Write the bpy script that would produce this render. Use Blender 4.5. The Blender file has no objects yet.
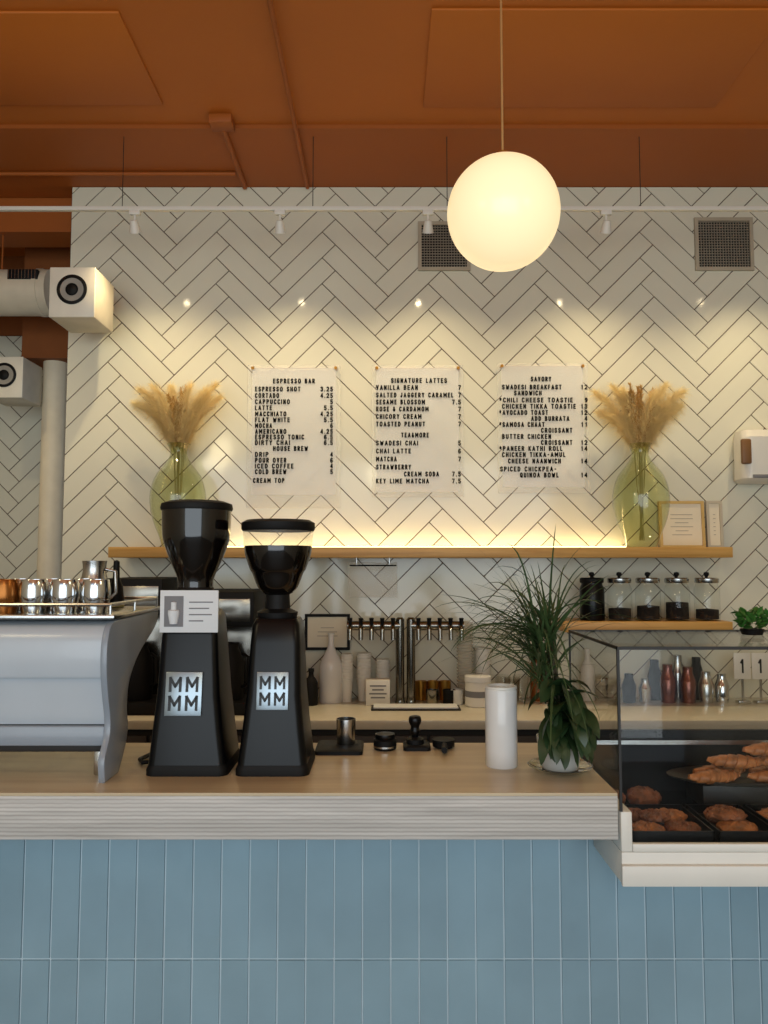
import bpy, bmesh, math, random
from mathutils import Vector, Matrix
random.seed(7)
scene = bpy.context.scene
COL = scene.collection
scene.view_settings.view_transform = 'Standard'
scene.view_settings.look = 'None'

# ---------------------------------------------------------------- survey helpers
PITCH = math.radians(3.94); F = 770.0; CAMZ = 1.5
def at(px, py, Y):
    """metric room position of a surveyed point lying at room depth Y"""
    u = (px-384)/F; v = (512-py)/F
    d = math.cos(PITCH)-math.sin(PITCH)*v
    return Vector((u*Y/d, Y, CAMZ+(math.sin(PITCH)+math.cos(PITCH)*v)*Y/d))
def ax(px, py, Y): return at(px, py, Y).x
def az(py, Y): return at(384, py, Y).z

# ---------------------------------------------------------------- materials
def lin(c):
    return tuple(((x/255)/12.92 if x/255 <= .04045 else ((x/255+.055)/1.055)**2.4) for x in c)
MATS = {}
def mat(name, rgb, rough=.5, metal=0.0, var=.06, scale=12, bump=0.0, bscale=80, coat=0.0, emis=None, estr=0, spec=.5, island=0.0):
    if name in MATS: return MATS[name]
    m = bpy.data.materials.new(name); m.use_nodes = True
    nt = m.node_tree; N = nt.nodes; L = nt.links
    b = N['Principled BSDF']; c = lin(rgb)
    b.inputs['Roughness'].default_value = rough
    b.inputs['Metallic'].default_value = metal
    b.inputs['Coat Weight'].default_value = coat
    b.inputs['Specular IOR Level'].default_value = spec
    tc = N.new('ShaderNodeTexCoord')
    nz = N.new('ShaderNodeTexNoise'); nz.inputs['Scale'].default_value = scale; nz.inputs['Detail'].default_value = 4
    L.new(tc.outputs['Object'], nz.inputs['Vector'])
    rp = N.new('ShaderNodeValToRGB')
    rp.color_ramp.elements[0].position = .3; rp.color_ramp.elements[1].position = .7
    rp.color_ramp.elements[0].color = tuple(x*(1-var) for x in c)+(1,)
    rp.color_ramp.elements[1].color = tuple(min(1, x*(1+var)) for x in c)+(1,)
    L.new(nz.outputs['Fac'], rp.inputs['Fac'])
    out = rp.outputs['Color']
    if island:
        g = N.new('ShaderNodeNewGeometry')
        mr = N.new('ShaderNodeMapRange'); mr.inputs['To Min'].default_value = 1-island; mr.inputs['To Max'].default_value = 1+island
        L.new(g.outputs['Random Per Island'], mr.inputs['Value'])
        vm = N.new('ShaderNodeVectorMath'); vm.operation = 'SCALE'
        L.new(out, vm.inputs[0]); L.new(mr.outputs['Result'], vm.inputs['Scale']); out = vm.outputs['Vector']
    L.new(out, b.inputs['Base Color'])
    if bump:
        n2 = N.new('ShaderNodeTexNoise'); n2.inputs['Scale'].default_value = bscale; n2.inputs['Detail'].default_value = 5
        L.new(tc.outputs['Object'], n2.inputs['Vector'])
        bp = N.new('ShaderNodeBump'); bp.inputs['Strength'].default_value = bump; bp.inputs['Distance'].default_value = .01
        L.new(n2.outputs['Fac'], bp.inputs['Height']); L.new(bp.outputs['Normal'], b.inputs['Normal'])
    if emis:
        b.inputs['Emission Color'].default_value = tuple(emis)+(1,)
        b.inputs['Emission Strength'].default_value = estr
    MATS[name] = m; return m

def wood(name, c1, c2, vec=(1.5, 30, 30), rough=.45, layers=False):
    if name in MATS: return MATS[name]
    m = bpy.data.materials.new(name); m.use_nodes = True
    nt = m.node_tree; N = nt.nodes; L = nt.links; b = N['Principled BSDF']
    tc = N.new('ShaderNodeTexCoord'); mp = N.new('ShaderNodeMapping'); mp.inputs['Scale'].default_value = vec
    L.new(tc.outputs['Object'], mp.inputs['Vector'])
    nz = N.new('ShaderNodeTexNoise'); nz.inputs['Scale'].default_value = 1.6; nz.inputs['Detail'].default_value = 6; nz.inputs['Distortion'].default_value = .4
    L.new(mp.outputs['Vector'], nz.inputs['Vector'])
    rp = N.new('ShaderNodeValToRGB'); rp.color_ramp.elements[0].position = .35; rp.color_ramp.elements[1].position = .65
    rp.color_ramp.elements[0].color = lin(c1)+(1,); rp.color_ramp.elements[1].color = lin(c2)+(1,)
    L.new(nz.outputs['Fac'], rp.inputs['Fac']); out = rp.outputs['Color']
    if layers:   # plywood plies seen edge-on
        wv = N.new('ShaderNodeTexWave'); wv.wave_type = 'BANDS'; wv.bands_direction = 'Z'
        wv.inputs['Scale'].default_value = 42; wv.inputs['Distortion'].default_value = .9; wv.inputs['Detail'].default_value = 3
        wv.inputs['Detail Scale'].default_value = 1.2
        L.new(tc.outputs['Object'], wv.inputs['Vector'])
        mx = N.new('ShaderNodeMix'); mx.data_type = 'RGBA'; mx.blend_type = 'MULTIPLY'; mx.inputs['Factor'].default_value = .42
        L.new(out, mx.inputs['A'])
        r2 = N.new('ShaderNodeValToRGB'); r2.color_ramp.elements[0].color = (.42, .38, .36, 1); r2.color_ramp.elements[1].color = (1, 1, 1, 1)
        r2.color_ramp.elements[0].position = .15; r2.color_ramp.elements[1].position = .55
        L.new(wv.outputs['Fac'], r2.inputs['Fac']); L.new(r2.outputs['Color'], mx.inputs['B']); out = mx.outputs['Result']
    L.new(out, b.inputs['Base Color']); b.inputs['Roughness'].default_value = rough
    MATS[name] = m; return m

def glass(name, tint=(1, 1, 1), refl=1.0, rough=.02):
    if name in MATS: return MATS[name]
    m = bpy.data.materials.new(name); m.use_nodes = True
    nt = m.node_tree; N = nt.nodes; L = nt.links
    N.remove(N['Principled BSDF']); o = N['Material Output']
    t = N.new('ShaderNodeBsdfTransparent'); t.inputs['Color'].default_value = tint+(1,)
    g = N.new('ShaderNodeBsdfGlossy'); g.inputs['Roughness'].default_value = rough
    f = N.new('ShaderNodeFresnel')
    ge = N.new('ShaderNodeNewGeometry'); io = N.new('ShaderNodeMapRange')   # same reflectance on both faces of the thin wall
    io.inputs['To Min'].default_value = 1.45; io.inputs['To Max'].default_value = 1/1.45
    L.new(ge.outputs['Backfacing'], io.inputs['Value']); L.new(io.outputs['Result'], f.inputs['IOR'])
    mu = N.new('ShaderNodeMath'); mu.operation = 'MULTIPLY'; mu.inputs[1].default_value = refl; mu.use_clamp = True
    L.new(f.outputs[0], mu.inputs[0])
    mx = N.new('ShaderNodeMixShader'); L.new(mu.outputs[0], mx.inputs[0]); L.new(t.outputs[0], mx.inputs[1]); L.new(g.outputs[0], mx.inputs[2])
    L.new(mx.outputs[0], o.inputs['Surface'])
    MATS[name] = m; return m

def frosted(name, rgb, clear):
    if name in MATS: return MATS[name]
    m = bpy.data.materials.new(name); m.use_nodes = True
    nt = m.node_tree; N = nt.nodes; L = nt.links
    b = N['Principled BSDF']; o = N['Material Output']
    b.inputs['Base Color'].default_value = lin(rgb)+(1,); b.inputs['Roughness'].default_value = .12
    t = N.new('ShaderNodeBsdfTransparent')
    mx = N.new('ShaderNodeMixShader'); mx.inputs[0].default_value = clear
    L.new(b.outputs[0], mx.inputs[1]); L.new(t.outputs[0], mx.inputs[2]); L.new(mx.outputs[0], o.inputs['Surface'])
    MATS[name] = m; return m

def fibre(name, rgb, trans=.4):
    m = mat(name, rgb, .85, var=.12, scale=30, spec=.2)
    nt = m.node_tree; N = nt.nodes; L = nt.links; b = N['Principled BSDF']
    t = N.new('ShaderNodeBsdfTranslucent'); t.inputs['Color'].default_value = lin(rgb)+(1,)
    mx = N.new('ShaderNodeMixShader'); mx.inputs[0].default_value = trans
    L.new(b.outputs[0], mx.inputs[1]); L.new(t.outputs[0], mx.inputs[2]); L.new(mx.outputs[0], N['Material Output'].inputs['Surface'])
    return m

def emit(name, rgb, s):
    if name in MATS: return MATS[name]
    m = bpy.data.materials.new(name); m.use_nodes = True
    nt = m.node_tree; N = nt.nodes; L = nt.links
    N.remove(N['Principled BSDF']); e = N.new('ShaderNodeEmission'); e.inputs['Color'].default_value = rgb+(1,); e.inputs['Strength'].default_value = s
    L.new(e.outputs[0], N['Material Output'].inputs['Surface']); MATS[name] = m; return m

M_TILE = mat('white_glazed_tile', (220, 218, 200), .08, var=.015, scale=3, island=.02)
M_GROUT = mat('brown_grout', (80, 64, 52), .9)
M_BLUE = mat('blue_glazed_tile', (136, 164, 178), .3, var=.05, scale=9, island=.06)
M_BGROUT = mat('pale_blue_grout', (190, 206, 212), .8)
M_CEIL = mat('orange_ceiling_paint', (182, 100, 24), .6, var=.05, scale=1.2, bump=.05, bscale=40)
M_CEILD = mat('orange_paint_darker', (160, 84, 21), .6, var=.05, scale=1.2)
M_RUST = mat('rust_wall_paint', (138, 76, 26), .7)
M_PAINT = mat('cream_wall_paint', (190, 180, 158), .7)
M_FLOOR = mat('concrete_floor', (96, 95, 90), .5, var=.12, scale=3)
M_BLACK = mat('black_enamel', (6, 7, 9), .3, var=.1, spec=.25)
M_BLACKM = mat('black_matte_plastic', (9, 9, 10), .6, var=.1, spec=.25)
M_STEEL = mat('brushed_steel', (190, 190, 188), .25, 1.0, var=.04, scale=30)
M_DSTEEL = mat('dark_steel', (140, 136, 128), .22, 1.0, var=.04, scale=30)
M_CHROME = mat('polished_chrome', (205, 208, 210), .12, 1.0, var=.02)
M_BRASS = mat('brass', (200, 150, 70), .3, 1.0)
M_COPPER = mat('copper_amber', (150, 92, 40), .25, .8)
M_PINK = mat('rose_copper', (130, 84, 74), .25, .8)
M_WHITE = mat('white_plastic', (222, 220, 212), .4, var=.02)
M_WHITEG = mat('white_gloss_ceramic', (222, 222, 220), .15, var=.02)
M_PAPER = mat('cream_paper', (232, 222, 198), .8, var=.02)
M_PAPERW = mat('white_paper', (214, 218, 222), .8, var=.02)
M_INK = mat('black_ink', (5, 5, 5), .7, spec=.15)
M_GREYINK = mat('grey_ink', (120, 120, 124), .8)
M_MACH = mat('pale_grey_enamel', (182, 192, 202), .28, var=.02, coat=.2)
M_MACHD = mat('slate_grey_enamel', (138, 148, 160), .32, var=.03, coat=.15)
M_QUARTZ = mat('cream_quartz', (208, 202, 184), .2, var=.03, scale=40)
M_DARKCAB = mat('dark_cabinet', (30, 27, 25), .5)
M_SHELF = wood('shelf_oak', (186, 138, 68), (212, 166, 94))
M_TOP = wood('birch_counter_top', (186, 168, 138), (206, 190, 158), vec=(1.2, 14, 14), rough=.28)
M_PLY = wood('plywood_edge', (180, 178, 174), (204, 202, 198), vec=(2, 20, 50), rough=.5, layers=True)
M_LEAF = mat('dark_green_leaf', (38, 60, 32), .4, var=.3, scale=30)
M_LEAF2 = mat('grass_green_leaf', (60, 82, 46), .45, var=.3, scale=30)
M_HERB = mat('herb_green_leaf', (60, 112, 44), .45, var=.25, scale=40)
M_SOIL = mat('soil', (40, 28, 20), .95, bump=.6)
M_PAMP = fibre('pampas_cream', (246, 230, 184), .5)
M_PAMPD = fibre('pampas_brown', (208, 170, 102), .3)
M_STEM = mat('dry_stem', (150, 144, 90), .8)
M_BAKED = mat('baked_crust', (124, 72, 40), .55, var=.5, scale=45, bump=.6, bscale=90)
M_BAKED2 = mat('golden_crust', (156, 98, 54), .5, var=.45, scale=50, bump=.5, bscale=70)
M_GRIND = mat('dark_tea_leaves', (30, 24, 20), .9, bump=.8, bscale=200)
G_CLEAR = glass('clear_glass', (.97, .98, .97), 1.0)
G_CASE = glass('case_glass', (.98, .99, .985), .5)
G_VASE = glass('green_tinted_glass', (.87, .90, .73), 1.8)
G_ACR = frosted('acrylic_board', (250, 250, 246), .87)

# ---------------------------------------------------------------- mesh builders
def finish(name, bm, mats, parent=None, loc=(0, 0, 0), smooth=False, rot=None):
    me = bpy.data.meshes.new(name); bm.normal_update(); bm.to_mesh(me); bm.free()
    for m in (mats if isinstance(mats, (list, tuple)) else [mats]): me.materials.append(m)
    o = bpy.data.objects.new(name, me); COL.objects.link(o); o.location = loc
    if rot: o.rotation_euler = rot
    if parent: o.parent = parent
    if smooth:
        for p in me.polygons: p.use_smooth = True
        try: me.set_sharp_from_angle(angle=math.radians(38))
        except Exception: pass
    return o
def empty(name, loc, rot=None):
    o = bpy.data.objects.new(name, None); o.empty_display_size = .05; COL.objects.link(o); o.location = loc
    if rot: o.rotation_euler = rot
    return o
def tag(o, label, cat, group=None):
    o['label'] = label; o['category'] = cat
    if group: o['group'] = group
    return o
def struct(o): o['kind'] = 'structure'; return o

def bm_box(bm, x0, x1, y0, y1, z0, z1, mi=0, bev=0):
    r = bmesh.ops.create_cube(bm, size=1)
    vs = r['verts']
    bmesh.ops.scale(bm, vec=(x1-x0, y1-y0, z1-z0), verts=vs)
    bmesh.ops.translate(bm, vec=((x0+x1)/2, (y0+y1)/2, (z0+z1)/2), verts=vs)
    fs = set(f for v in vs for f in v.link_faces)
    for f in fs: f.material_index = mi
    if bev:
        es = list(set(e for v in vs for e in v.link_edges))
        bmesh.ops.bevel(bm, geom=es, offset=bev, segments=2, profile=.5, affect='EDGES')
def box(name, x0, x1, y0, y1, z0, z1, m, parent=None, bev=0, loc=(0, 0, 0), rot=None):
    bm = bmesh.new(); bm_box(bm, x0, x1, y0, y1, z0, z1, 0, bev)
    return finish(name, bm, m, parent, loc, smooth=bool(bev), rot=rot)
def bm_lathe(bm, prof, segs=32, cx=0, cy=0, cz=0, mi=0, cap=True):
    rings = []
    for r, z in prof:
        rings.append([bm.verts.new((cx+max(r, 1e-5)*math.cos(2*math.pi*i/segs), cy+max(r, 1e-5)*math.sin(2*math.pi*i/segs), cz+z)) for i in range(segs)])
    for a, b in zip(rings, rings[1:]):
        for i in range(segs):
            j = (i+1) % segs
            f = bm.faces.new((a[i], a[j], b[j], b[i])); f.material_index = mi
    if cap:
        f = bm.faces.new(list(reversed(rings[0]))); f.material_index = mi
        f = bm.faces.new(rings[-1]); f.material_index = mi
def lathe(name, prof, m, parent=None, loc=(0, 0, 0), segs=32, cap=True, rot=None):
    bm = bmesh.new(); bm_lathe(bm, prof, segs, cap=cap)
    return finish(name, bm, m, parent, loc, smooth=True, rot=rot)
def bm_tube(bm, pts, r, segs=8, mi=0, rad=None):
    pts = [Vector(p) for p in pts]; rings = []
    ref = None
    for i, p in enumerate(pts):
        t = (pts[min(i+1, len(pts)-1)]-pts[max(i-1, 0)]).normalized()
        if ref is None:
            ref = Vector((0, 0, 1)) if abs(t.z) < .9 else Vector((1, 0, 0))
        a = (ref-t*ref.dot(t)).normalized(); b = t.cross(a); ref = a
        rr = rad[i] if rad else r
        rings.append([bm.verts.new(p+(a*math.cos(2*math.pi*k/segs)+b*math.sin(2*math.pi*k/segs))*rr) for k in range(segs)])
    for a, b in zip(rings, rings[1:]):
        for k in range(segs):
            j = (k+1) % segs; f = bm.faces.new((a[k], a[j], b[j], b[k])); f.material_index = mi
    bm.faces.new(list(reversed(rings[0]))).material_index = mi
    bm.faces.new(rings[-1]).material_index = mi
def tube(name, pts, r, m, parent=None, segs=12, loc=(0, 0, 0), rad=None):
    bm = bmesh.new(); bm_tube(bm, pts, r, segs, rad=rad); bmesh.ops.recalc_face_normals(bm, faces=bm.faces)
    return finish(name, bm, m, parent, loc, smooth=True)
def loft(name, secs, m, parent=None, loc=(0, 0, 0), n=5):
    """secs: (z, hx, hy, cx, cy, corner)"""
    bm = bmesh.new(); rings = []
    for z, hx, hy, cx, cy, rc in secs:
        ring = []
        for q, (sx, sy) in enumerate(((1, 1), (-1, 1), (-1, -1), (1, -1))):
            for k in range(n+1):
                a = math.pi/2*(q+k/n)
                ring.append(bm.verts.new((cx+sx*(hx-rc)+rc*math.cos(a), cy+sy*(hy-rc)+rc*math.sin(a), z)))
        rings.append(ring)
    L = len(rings[0])
    for a, b in zip(rings, rings[1:]):
        for i in range(L):
            j = (i+1) % L; bm.faces.new((a[i], a[j], b[j], b[i]))
    bm.faces.new(list(reversed(rings[0]))); bm.faces.new(rings[-1])
    return finish(name, bm, m, parent, loc, smooth=True)
def prism_x(name, prof, x0, x1, m, parent=None, loc=(0, 0, 0), bev=0):
    bm = bmesh.new()
    a = [bm.verts.new((x0, y, z)) for y, z in prof]; b = [bm.verts.new((x1, y, z)) for y, z in prof]
    n = len(prof)
    for i in range(n):
        j = (i+1) % n; bm.faces.new((a[i], a[j], b[j], b[i]))
    f1 = bm.faces.new(list(reversed(a))); f2 = bm.faces.new(b)
    bmesh.ops.recalc_face_normals(bm, faces=bm.faces)
    if bev:
        es = [e for f in (f1, f2) for e in f.edges]
        bmesh.ops.bevel(bm, geom=es, offset=bev, segments=2, profile=.5, affect='EDGES')
    return finish(name, bm, m, parent, loc, smooth=True)
def smooth_curve(pts, n=6):
    out = []
    for i in range(len(pts)-1):
        p0 = pts[max(i-1, 0)]; p1 = pts[i]; p2 = pts[i+1]; p3 = pts[min(i+2, len(pts)-1)]
        for k in range(n):
            t = k/n
            out.append(tuple(.5*((2*b)+(-a+c)*t+(2*a-5*b+4*c-d)*t*t+(-a+3*b-3*c+d)*t**3) for a, b, c, d in zip(p0, p1, p2, p3)))
    out.append(tuple(pts[-1])); return out

def copy_thing(root, loc):
    c = root.copy(); COL.objects.link(c); c.location = loc
    def rec(src, dst):
        for ch in src.children:
            k = ch.copy(); COL.objects.link(k); k.parent = dst; rec(ch, k)
    rec(root, c); return c

# bold condensed stick-on letters, drawn as flat strokes in the XZ plane facing -Y
O_ = [(.3, 0), (0, .25), (0, .75), (.3, 1), (.7, 1), (1, .75), (1, .25), (.7, 0), (.3, 0)]
C_ = [(1, .82), (.7, 1), (.3, 1), (0, .75), (0, .25), (.3, 0), (.7, 0), (1, .18)]
P_ = [(0, 0), (0, 1), (.7, 1), (1, .75), (.7, .48), (0, .48)]
GLY = {
 'A': [[(0, 0), (.5, 1), (1, 0)], [(.2, .3), (.8, .3)]],
 'B': [[(0, 0), (0, 1), (.65, 1), (.9, .78), (.65, .53), (0, .53)], [(.65, .53), (1, .27), (.65, 0), (0, 0)]],
 'C': [C_], 'D': [[(0, 0), (0, 1), (.55, 1), (1, .7), (1, .3), (.55, 0), (0, 0)]],
 'E': [[(1, 1), (0, 1), (0, 0), (1, 0)], [(0, .52), (.85, .52)]], 'F': [[(1, 1), (0, 1), (0, 0)], [(0, .52), (.85, .52)]],
 'G': [C_+[(1, .45), (.6, .45)]], 'H': [[(0, 0), (0, 1)], [(1, 0), (1, 1)], [(0, .5), (1, .5)]], 'I': [[(.5, 0), (.5, 1)]],
 'J': [[(.9, 1), (.9, .25), (.6, 0), (.3, 0), (0, .25)]], 'K': [[(0, 0), (0, 1)], [(1, 1), (0, .4)], [(.35, .6), (1, 0)]],
 'L': [[(0, 1), (0, 0), (1, 0)]], 'M': [[(0, 0), (0, 1), (.5, .35), (1, 1), (1, 0)]], 'N': [[(0, 0), (0, 1), (1, 0), (1, 1)]],
 'O': [O_], '0': [O_], 'P': [P_], 'Q': [O_, [(.6, .3), (1, -.05)]], 'R': [P_, [(.5, .48), (1, 0)]],
 'S': [[(1, .82), (.7, 1), (.3, 1), (0, .78), (.15, .57), (.85, .43), (1, .22), (.7, 0), (.3, 0), (0, .18)]],
 'T': [[(0, 1), (1, 1)], [(.5, 1), (.5, 0)]], 'U': [[(0, 1), (0, .25), (.3, 0), (.7, 0), (1, .25), (1, 1)]], 'V': [[(0, 1), (.5, 0), (1, 1)]],
 'W': [[(0, 1), (.25, 0), (.5, .7), (.75, 0), (1, 1)]], 'X': [[(0, 0), (1, 1)], [(0, 1), (1, 0)]], 'Y': [[(0, 1), (.5, .5), (1, 1)], [(.5, .5), (.5, 0)]],
 'Z': [[(0, 1), (1, 1), (0, 0), (1, 0)]],
 '1': [[(.2, .78), (.55, 1), (.55, 0)]], '2': [[(0, .78), (.3, 1), (.7, 1), (1, .75), (.9, .55), (0, 0), (1, 0)]],
 '3': [[(0, .85), (.3, 1), (.7, 1), (1, .78), (.7, .54), (.4, .54)], [(.7, .54), (1, .27), (.7, 0), (.3, 0), (0, .15)]],
 '4': [[(.75, 0), (.75, 1), (0, .3), (1, .3)]], '5': [[(.95, 1), (.1, 1), (.05, .56), (.65, .6), (1, .32), (.7, 0), (.3, 0), (0, .14)]],
 '6': [[(.9, .92), (.6, 1), (.3, .95), (0, .6), (0, .25), (.3, 0), (.7, 0), (1, .27), (.7, .55), (.3, .55), (0, .35)]],
 '7': [[(0, 1), (1, 1), (.35, 0)]], '9': [[(.1, .08), (.4, 0), (.7, .05), (1, .4), (1, .75), (.7, 1), (.3, 1), (0, .73), (.3, .45), (.7, .45), (1, .65)]],
 '&': [[(1, 0), (.2, .75), (.4, 1), (.65, .8), (0, .3), (.3, 0), (.6, .05), (1, .45)]],
 '*': [[(.5, .4), (.5, 1)], [(.2, .55), (.8, .85)], [(.2, .85), (.8, .55)]], '.': [[(.4, .0), (.6, .0)]], '-': [[(.15, .5), (.85, .5)]]}
WID = {'I': .35, '.': .4, '1': .7, 'M': 1.3, 'W': 1.35, ' ': .7, '-': .8, 'J': .85, 'L': .85, 'E': .9, 'F': .85, 'T': 1.0, 'O': 1.1, 'A': 1.1}
def bm_text(bm, s, x, z, h, width, stroke, align='L', y=0, gap=.36):
    tot = sum(WID.get(c, 1)+gap for c in s)-gap
    k = width/tot; ox = x if align == 'L' else (x-width if align == 'R' else x-width/2)
    for c in s:
        w = WID.get(c, 1)*k; s2 = stroke/2
        for pl in GLY.get(c, []):
            P = [(ox+s2+p[0]*max(w-stroke, .0001) if c not in 'I' else ox+w/2, z+s2+p[1]*(h-stroke)) for p in pl]
            n = len(P)
            for i in range(n-1):
                a, b = P[i], P[i+1]; dx, dz = b[0]-a[0], b[1]-a[1]; l = math.hypot(dx, dz)
                if l < 1e-6: continue
                dx /= l; dz /= l; e = s2*.8
                a2 = (a[0]-dx*e, a[1]-dz*e); b2 = (b[0]+dx*e, b[1]+dz*e); nx, nz = -dz*s2, dx*s2
                bm.faces.new([bm.verts.new(q) for q in ((a2[0]+nx, y, a2[1]+nz), (a2[0]-nx, y, a2[1]-nz), (b2[0]-nx, y, b2[1]-nz), (b2[0]+nx, y, b2[1]+nz))])
        ox += w+gap*k

# ---------------------------------------------------------------- tiles
def clip(poly, axis, val, keep_greater):
    out = []
    for i in range(len(poly)):
        a = poly[i]; b = poly[(i+1) % len(poly)]
        ia = (a[axis] >= val) if keep_greater else (a[axis] <= val)
        ib = (b[axis] >= val) if keep_greater else (b[axis] <= val)
        if ia: out.append(a)
        if ia != ib:
            t = (val-a[axis])/(b[axis]-a[axis]); out.append((a[0]+(b[0]-a[0])*t, a[1]+(b[1]-a[1])*t))
    return out
def area(p): return .5*sum(p[i][0]*p[(i+1) % len(p)][1]-p[(i+1) % len(p)][0]*p[i][1] for i in range(len(p)))
def inset(p, d):
    q = [p[0]]
    for a in p[1:]:
        if math.hypot(a[0]-q[-1][0], a[1]-q[-1][1]) > 1e-4: q.append(a)
    if math.hypot(q[0][0]-q[-1][0], q[0][1]-q[-1][1]) < 1e-4: q.pop()
    p = q; n = len(p)
    if n < 3: return None
    lines = []
    for i in range(n):
        a = p[i]; b = p[(i+1) % n]; dx, dy = b[0]-a[0], b[1]-a[1]; l = math.hypot(dx, dy)
        nx, ny = -dy/l, dx/l; lines.append((a[0]+nx*d, a[1]+ny*d, dx/l, dy/l))
    out = []
    for i in range(n):
        x1, y1, dx1, dy1 = lines[i-1]; x2, y2, dx2, dy2 = lines[i]
        den = dx1*dy2-dy1*dx2
        if abs(den) < 1e-6: out.append((x2, y2)); continue
        t = ((x2-x1)*dy2-(y2-y1)*dx2)/den; out.append((x1+dx1*t, y1+dy1*t))
    return out
def herring(W, n, x0, x1, z0, z1, ox, oz):
    polys = []; c = math.cos(math.pi/4)
    R = int(6/W)
    rect = []
    for k in range(-R, R):
        for j in range(-12, 13):
            rect.append((k+2*n*j, k, n, 1)); rect.append((k, k-2*n+1+2*n*j, 1, n))
    seen = set()
    for a, b, w, h in rect:
        if (a, b) in seen: continue
        seen.add((a, b))
        pts = [(a, b), (a+w, b), (a+w, b+h), (a, b+h)]
        P = [((px-py)*c*W+ox, (px+py)*c*W+oz) for px, py in pts]
        if max(p[0] for p in P) < x0 or min(p[0] for p in P) > x1 or max(p[1] for p in P) < z0 or min(p[1] for p in P) > z1: continue
        for ax_, v_, g in ((0, x0, True), (0, x1, False), (1, z0, True), (1, z1, False)):
            P = clip(P, ax_, v_, g)
            if len(P) < 3: break
        if len(P) >= 3 and area(P) > 1e-4: polys.append(P)
    return polys
def tile_wall(name, polys, x0, x1, z0, z1, Y, back, g, mt, mg, th=.005, tilt=.0004, bv=.001):
    bm = bmesh.new(); bm_box(bm, x0, x1, Y, Y+back, z0, z1, 1)
    for P in polys:
        if area(P) < 0: P = P[::-1]
        A = inset(P, g/2); B = inset(P, g/2+bv)
        if not A or not B or area(A) < 5e-5 or area(B) < 5e-5 or len(A) != len(B): continue
        cx = sum(p[0] for p in B)/len(B); cz = sum(p[1] for p in B)/len(B)
        tx = random.uniform(-1, 1)*tilt*8; tz = random.uniform(-1, 1)*tilt*8
        va = [bm.verts.new((p[0], Y+.001, p[1])) for p in A]
        vb = [bm.verts.new((p[0], Y-th+(p[0]-cx)*tx+(p[1]-cz)*tz, p[1])) for p in B]
        n = len(A)
        for i in range(n):
            j = (i+1) % n; bm.faces.new((va[i], va[j], vb[j], vb[i]))
        bm.faces.new(vb)
    return struct(finish(name, bm, [mt, mg]))

WALLY = 3.45; CEILZ = 3.244; TOPZ = 1.067; BACKZ = .918; WL = -1.442; WR = 2.3; WLL = -2.6
tile_wall('wall_back', herring(.086, 4, WL, WR, .0, CEILZ, .02, .05), WL, WR, 0, CEILZ, WALLY, .10, .0030, M_TILE, M_GROUT, th=.0025, bv=.0008)
RECT = 2.80
tile_wall('wall_recess', herring(.086, 4, WLL, WL+.3, .0, RECT, -.1, .02), WLL, WL+.3, 0, RECT, 4.30, .10, .0034, M_TILE, M_GROUT, th=.0025, bv=.0008)
struct(box('wall_recess_upper', WLL, WL+.3, 4.29, 4.40, RECT, 3.26, M_RUST))
struct(box('wall_left', WLL-.1, WLL, -3, 4.4, 0, 3.26, M_PAINT))
struct(box('wall_right', WR, WR+.1, -3, 3.55, 0, 3.26, M_PAINT))
struct(box('floor', WLL-.1, WR+.1, -3, 4.4, -.1, 0, M_FLOOR))
struct(box('ceiling', WLL-.1, WR+.1, -3, 4.4, 3.26, 3.36, M_CEIL))
# drywall panels and soffit on the ceiling
struct(box('trim_1', WLL, -.843, 2.333, 2.826, 3.250, 3.26, M_CEIL, bev=.003))
struct(box('trim_2', .15, 1.27, 2.32, 2.84, 3.250, 3.26, M_CEIL, bev=.003))
struct(box('trim_3', WLL, WR, 2.97, 3.55, CEILZ, 3.26, M_CEILD))
struct(box('trim_4', WLL, WL, 3.56, 3.74, 3.08, 3.26, M_CEILD))
PTZ = az(358, 3.95)
struct(box('trim_5', ax(22, 340, 3.95), WL+.3, 3.95, 4.289, PTZ, 3.26, M_RUST))
# front counter tile wall
polys = []
pw = .0605; ph = .30
x = -2.6+.013
while x < 2.3:
    for zb in (-.238, .062, .362, .662):
        P = [(max(x, -2.6), zb), (min(x+pw, 2.3), zb), (min(x+pw, 2.3), zb+ph), (max(x, -2.6), zb+ph)]
        P = clip(clip(P, 1, 0, True), 1, .955, False)
        if len(P) > 2 and area(P) > 1e-4: polys.append(P)
    x += pw
c = tile_wall('wall_counter_front', polys, -2.6, 2.3, 0, .955, 1.705, .14, .0026, M_BLUE, M_BGROUT, th=.004, tilt=.0006)

# ---------------------------------------------------------------- ceiling fittings
o = tube('conduit_pipe', [(-.352, 1.2, 3.233), (-.352, 3.43, 3.233)], .009, M_CEILD); tag(o, 'orange painted steel conduit running across the ceiling', 'pipe')
o = tube('conduit_pipe', [(WLL+.01, 3.31, 3.234), (-.66, 3.31, 3.234)], .009, M_CEILD); tag(o, 'orange painted conduit along the ceiling beside the tiled wall', 'pipe')
r = empty('junction_box', (-.64, 2.93, 3.26)); tag(r, 'orange painted junction box with a conduit to the tiled wall', 'junction box')
box('body', -.045, .045, -.04, .035, -.035, 0, M_CEILD, r, .004)
tube('pipe', [(0, .03, -.027), (0, .50, -.027)], .011, M_CEILD, r)

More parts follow.
